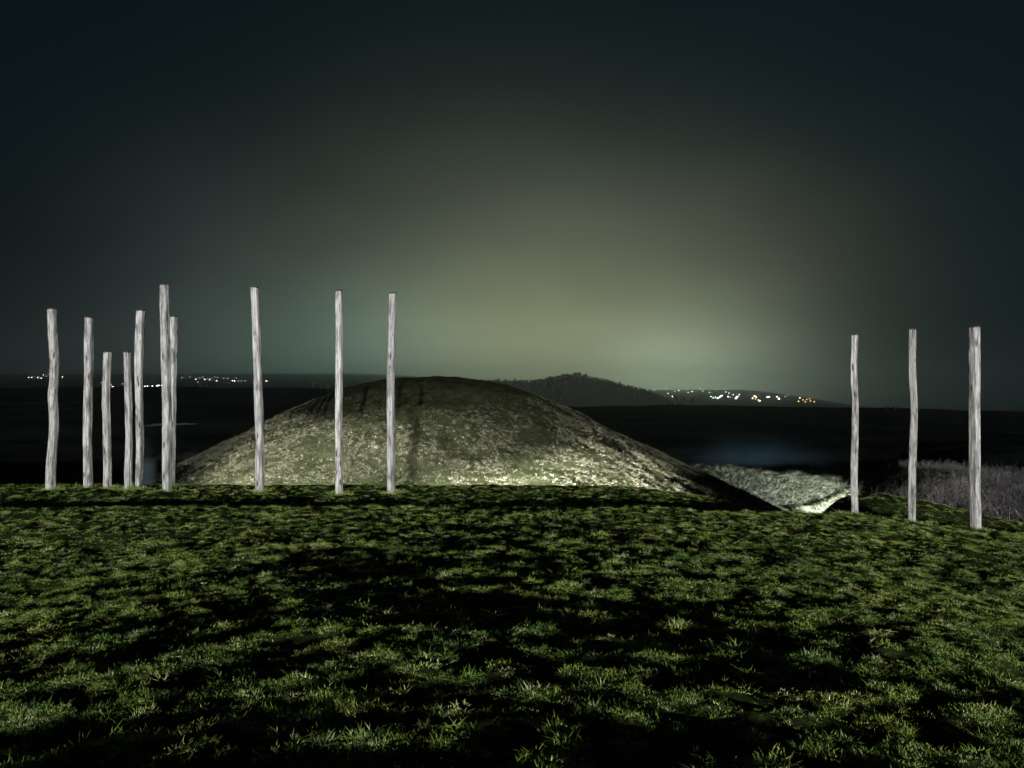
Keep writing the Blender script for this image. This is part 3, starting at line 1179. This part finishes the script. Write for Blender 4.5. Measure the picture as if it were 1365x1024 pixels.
town('S', [(590, 207, 'w', 1.3), (605, 197, 'w', 1.4), (617, 190, 'w', 1.4), (660, 197), (675, 200, 'd'), (713, 208, 'w', 1.4), (722, 197, 'w', 1.4), (825, 207), (838, 193, 'w', 1.3),
           (850, 200), (872, 224, 'w', 1.3), (925, 200, 'w', 1.3), (938, 197), (990, 197, 'w', 1.2), (1003, 210, 'w', 1.5), (1045, 195, 'd'), (1060, 187, 'd'), (575, 200, 'g'), (545, 195, 'g'),
           (560, 205, 'g'), (735, 187, 'd')], S7, 840, S7, 490, 'w', 1.0)
town('T', [(1145, 205, 'w'), (1135, 228), (1165, 218), (1180, 231), (1190, 215), (1210, 210), (1215, 225), (1240, 230), (862, 218), (845, 212)], S7, 840, S7, 490, 'o', 1.0)

# ------------------------------------------------------------------ puddle in the left field
mw, tw, bw = mat('puddle_water', 0.12, 0.5)
bw.inputs['Base Color'].default_value = (0.02, 0.025, 0.025, 1)
tw.links.new(ramp(tw, [(0.4, (0.015, 0.02, 0.02)), (0.6, (0.03, 0.035, 0.035))], noise(tw, 3)), bw.inputs['Base Color'])


def build_puddle():
    # where the line of sight to the pale streak meets the field
    Ys = np.arange(90, 260, 1.0)
    d = (EYE - (567 - CY) / F * Ys) - gz(px(225, Ys), Ys)
    Y0 = float(Ys[np.where(d < 0)[0][0]]) if (d < 0).any() else 130.0
    X0 = px(225, Y0)
    z0 = float(np.max(ground_z(X0 + np.linspace(-3, 3, 12), np.full(12, Y0)))) + 0.06
    n = 40
    V = [(X0, Y0, z0)]
    for k_ in range(n):
        a_ = k_ / n * 2 * math.pi
        q = 1 + 0.2 * math.sin(3 * a_ + 1) + 0.1 * math.sin(7 * a_)
        V.append((X0 + 3.2 * q * math.cos(a_), Y0 + 5.0 * q * math.sin(a_), z0))
    o = mesh_obj('puddle', V, [(0, k_ + 1, (k_ + 1) % n + 1) for k_ in range(n)], mw)
    tag(o, 'small pale water puddle lying in the dark left field', 'puddle', None, 'structure')


build_puddle()

# ------------------------------------------------------------------ the night air
mh = bpy.data.materials.new('haze_air')
mh.use_nodes = True
th_ = mh.node_tree
th_.nodes.clear()
oh = th_.nodes.new('ShaderNodeOutputMaterial')
pv = th_.nodes.new('ShaderNodeVolumePrincipled')
pv.inputs['Color'].default_value = (0.84, 0.93, 0.95, 1)
pv.inputs['Density'].default_value = 0.0002
pv.inputs['Anisotropy'].default_value = 0.96
th_.links.new(pv.outputs[0], oh.inputs['Volume'])
bm = bmesh.new()
box(bm, (0, 4050, -180), (22000, 8700, 720))
hz = bm_obj('haze', bm, mh)
tag(hz, 'thin night haze hanging over the fields and the town', None, None, 'stuff')


# ------------------------------------------------------------------ mist added to stand for a floodlight beam and a bluish glow
def mist(loc, rad, dens, col, label):
    m = bpy.data.materials.new('glow_mist')
    m.use_nodes = True
    t = m.node_tree
    t.nodes.clear()
    o_ = t.nodes.new('ShaderNodeOutputMaterial')
    v = t.nodes.new('ShaderNodeVolumePrincipled')
    v.inputs['Color'].default_value = (*col, 1)
    v.inputs['Anisotropy'].default_value = 0.2
    tcn = t.nodes.new('ShaderNodeTexCoord')
    ln = t.nodes.new('ShaderNodeVectorMath')
    ln.operation = 'LENGTH'
    t.links.new(tcn.outputs['Object'], ln.inputs[0])
    mr = t.nodes.new('ShaderNodeMapRange')
    mr.interpolation_type = 'SMOOTHSTEP'
    mr.inputs['From Min'].default_value = 0.98
    mr.inputs['From Max'].default_value = 0.0
    mr.inputs['To Max'].default_value = dens
    t.links.new(ln.outputs['Value'], mr.inputs['Value'])
    mu = t.nodes.new('ShaderNodeMath')
    mu.operation = 'MULTIPLY'
    t.links.new(mr.outputs[0], mu.inputs[0])
    t.links.new(noise(t, 2.2, 2, 0.5, tcn.outputs['Object']), mu.inputs[1])
    t.links.new(mu.outputs[0], v.inputs['Density'])
    t.links.new(v.outputs[0], o_.inputs['Volume'])
    bm = bmesh.new()
    bmesh.ops.create_icosphere(bm, subdivisions=3, radius=1.0)
    o = bm_obj('mist', bm, m)
    o.location = loc
    o.scale = rad
    tag(o, label, None, None, 'stuff')


mist((px(193, 44.0), 44.0, -2.6), (0.8, 0.8, 3.4), 0.06, (0.62, 0.84, 0.95), 'faint mist column shaped as a floodlight beam at the left foot of the mound')  # narrow volume given the form of an upward beam
mist((px(1000, 84.0), 84.0, -7.0), (11.0, 4.0, 4.6), 0.015, (0.34, 0.68, 0.92), 'mist tinted blue as floodlight glow over the ditch behind the lit bank')  # blue of the glow is put into the volume colour
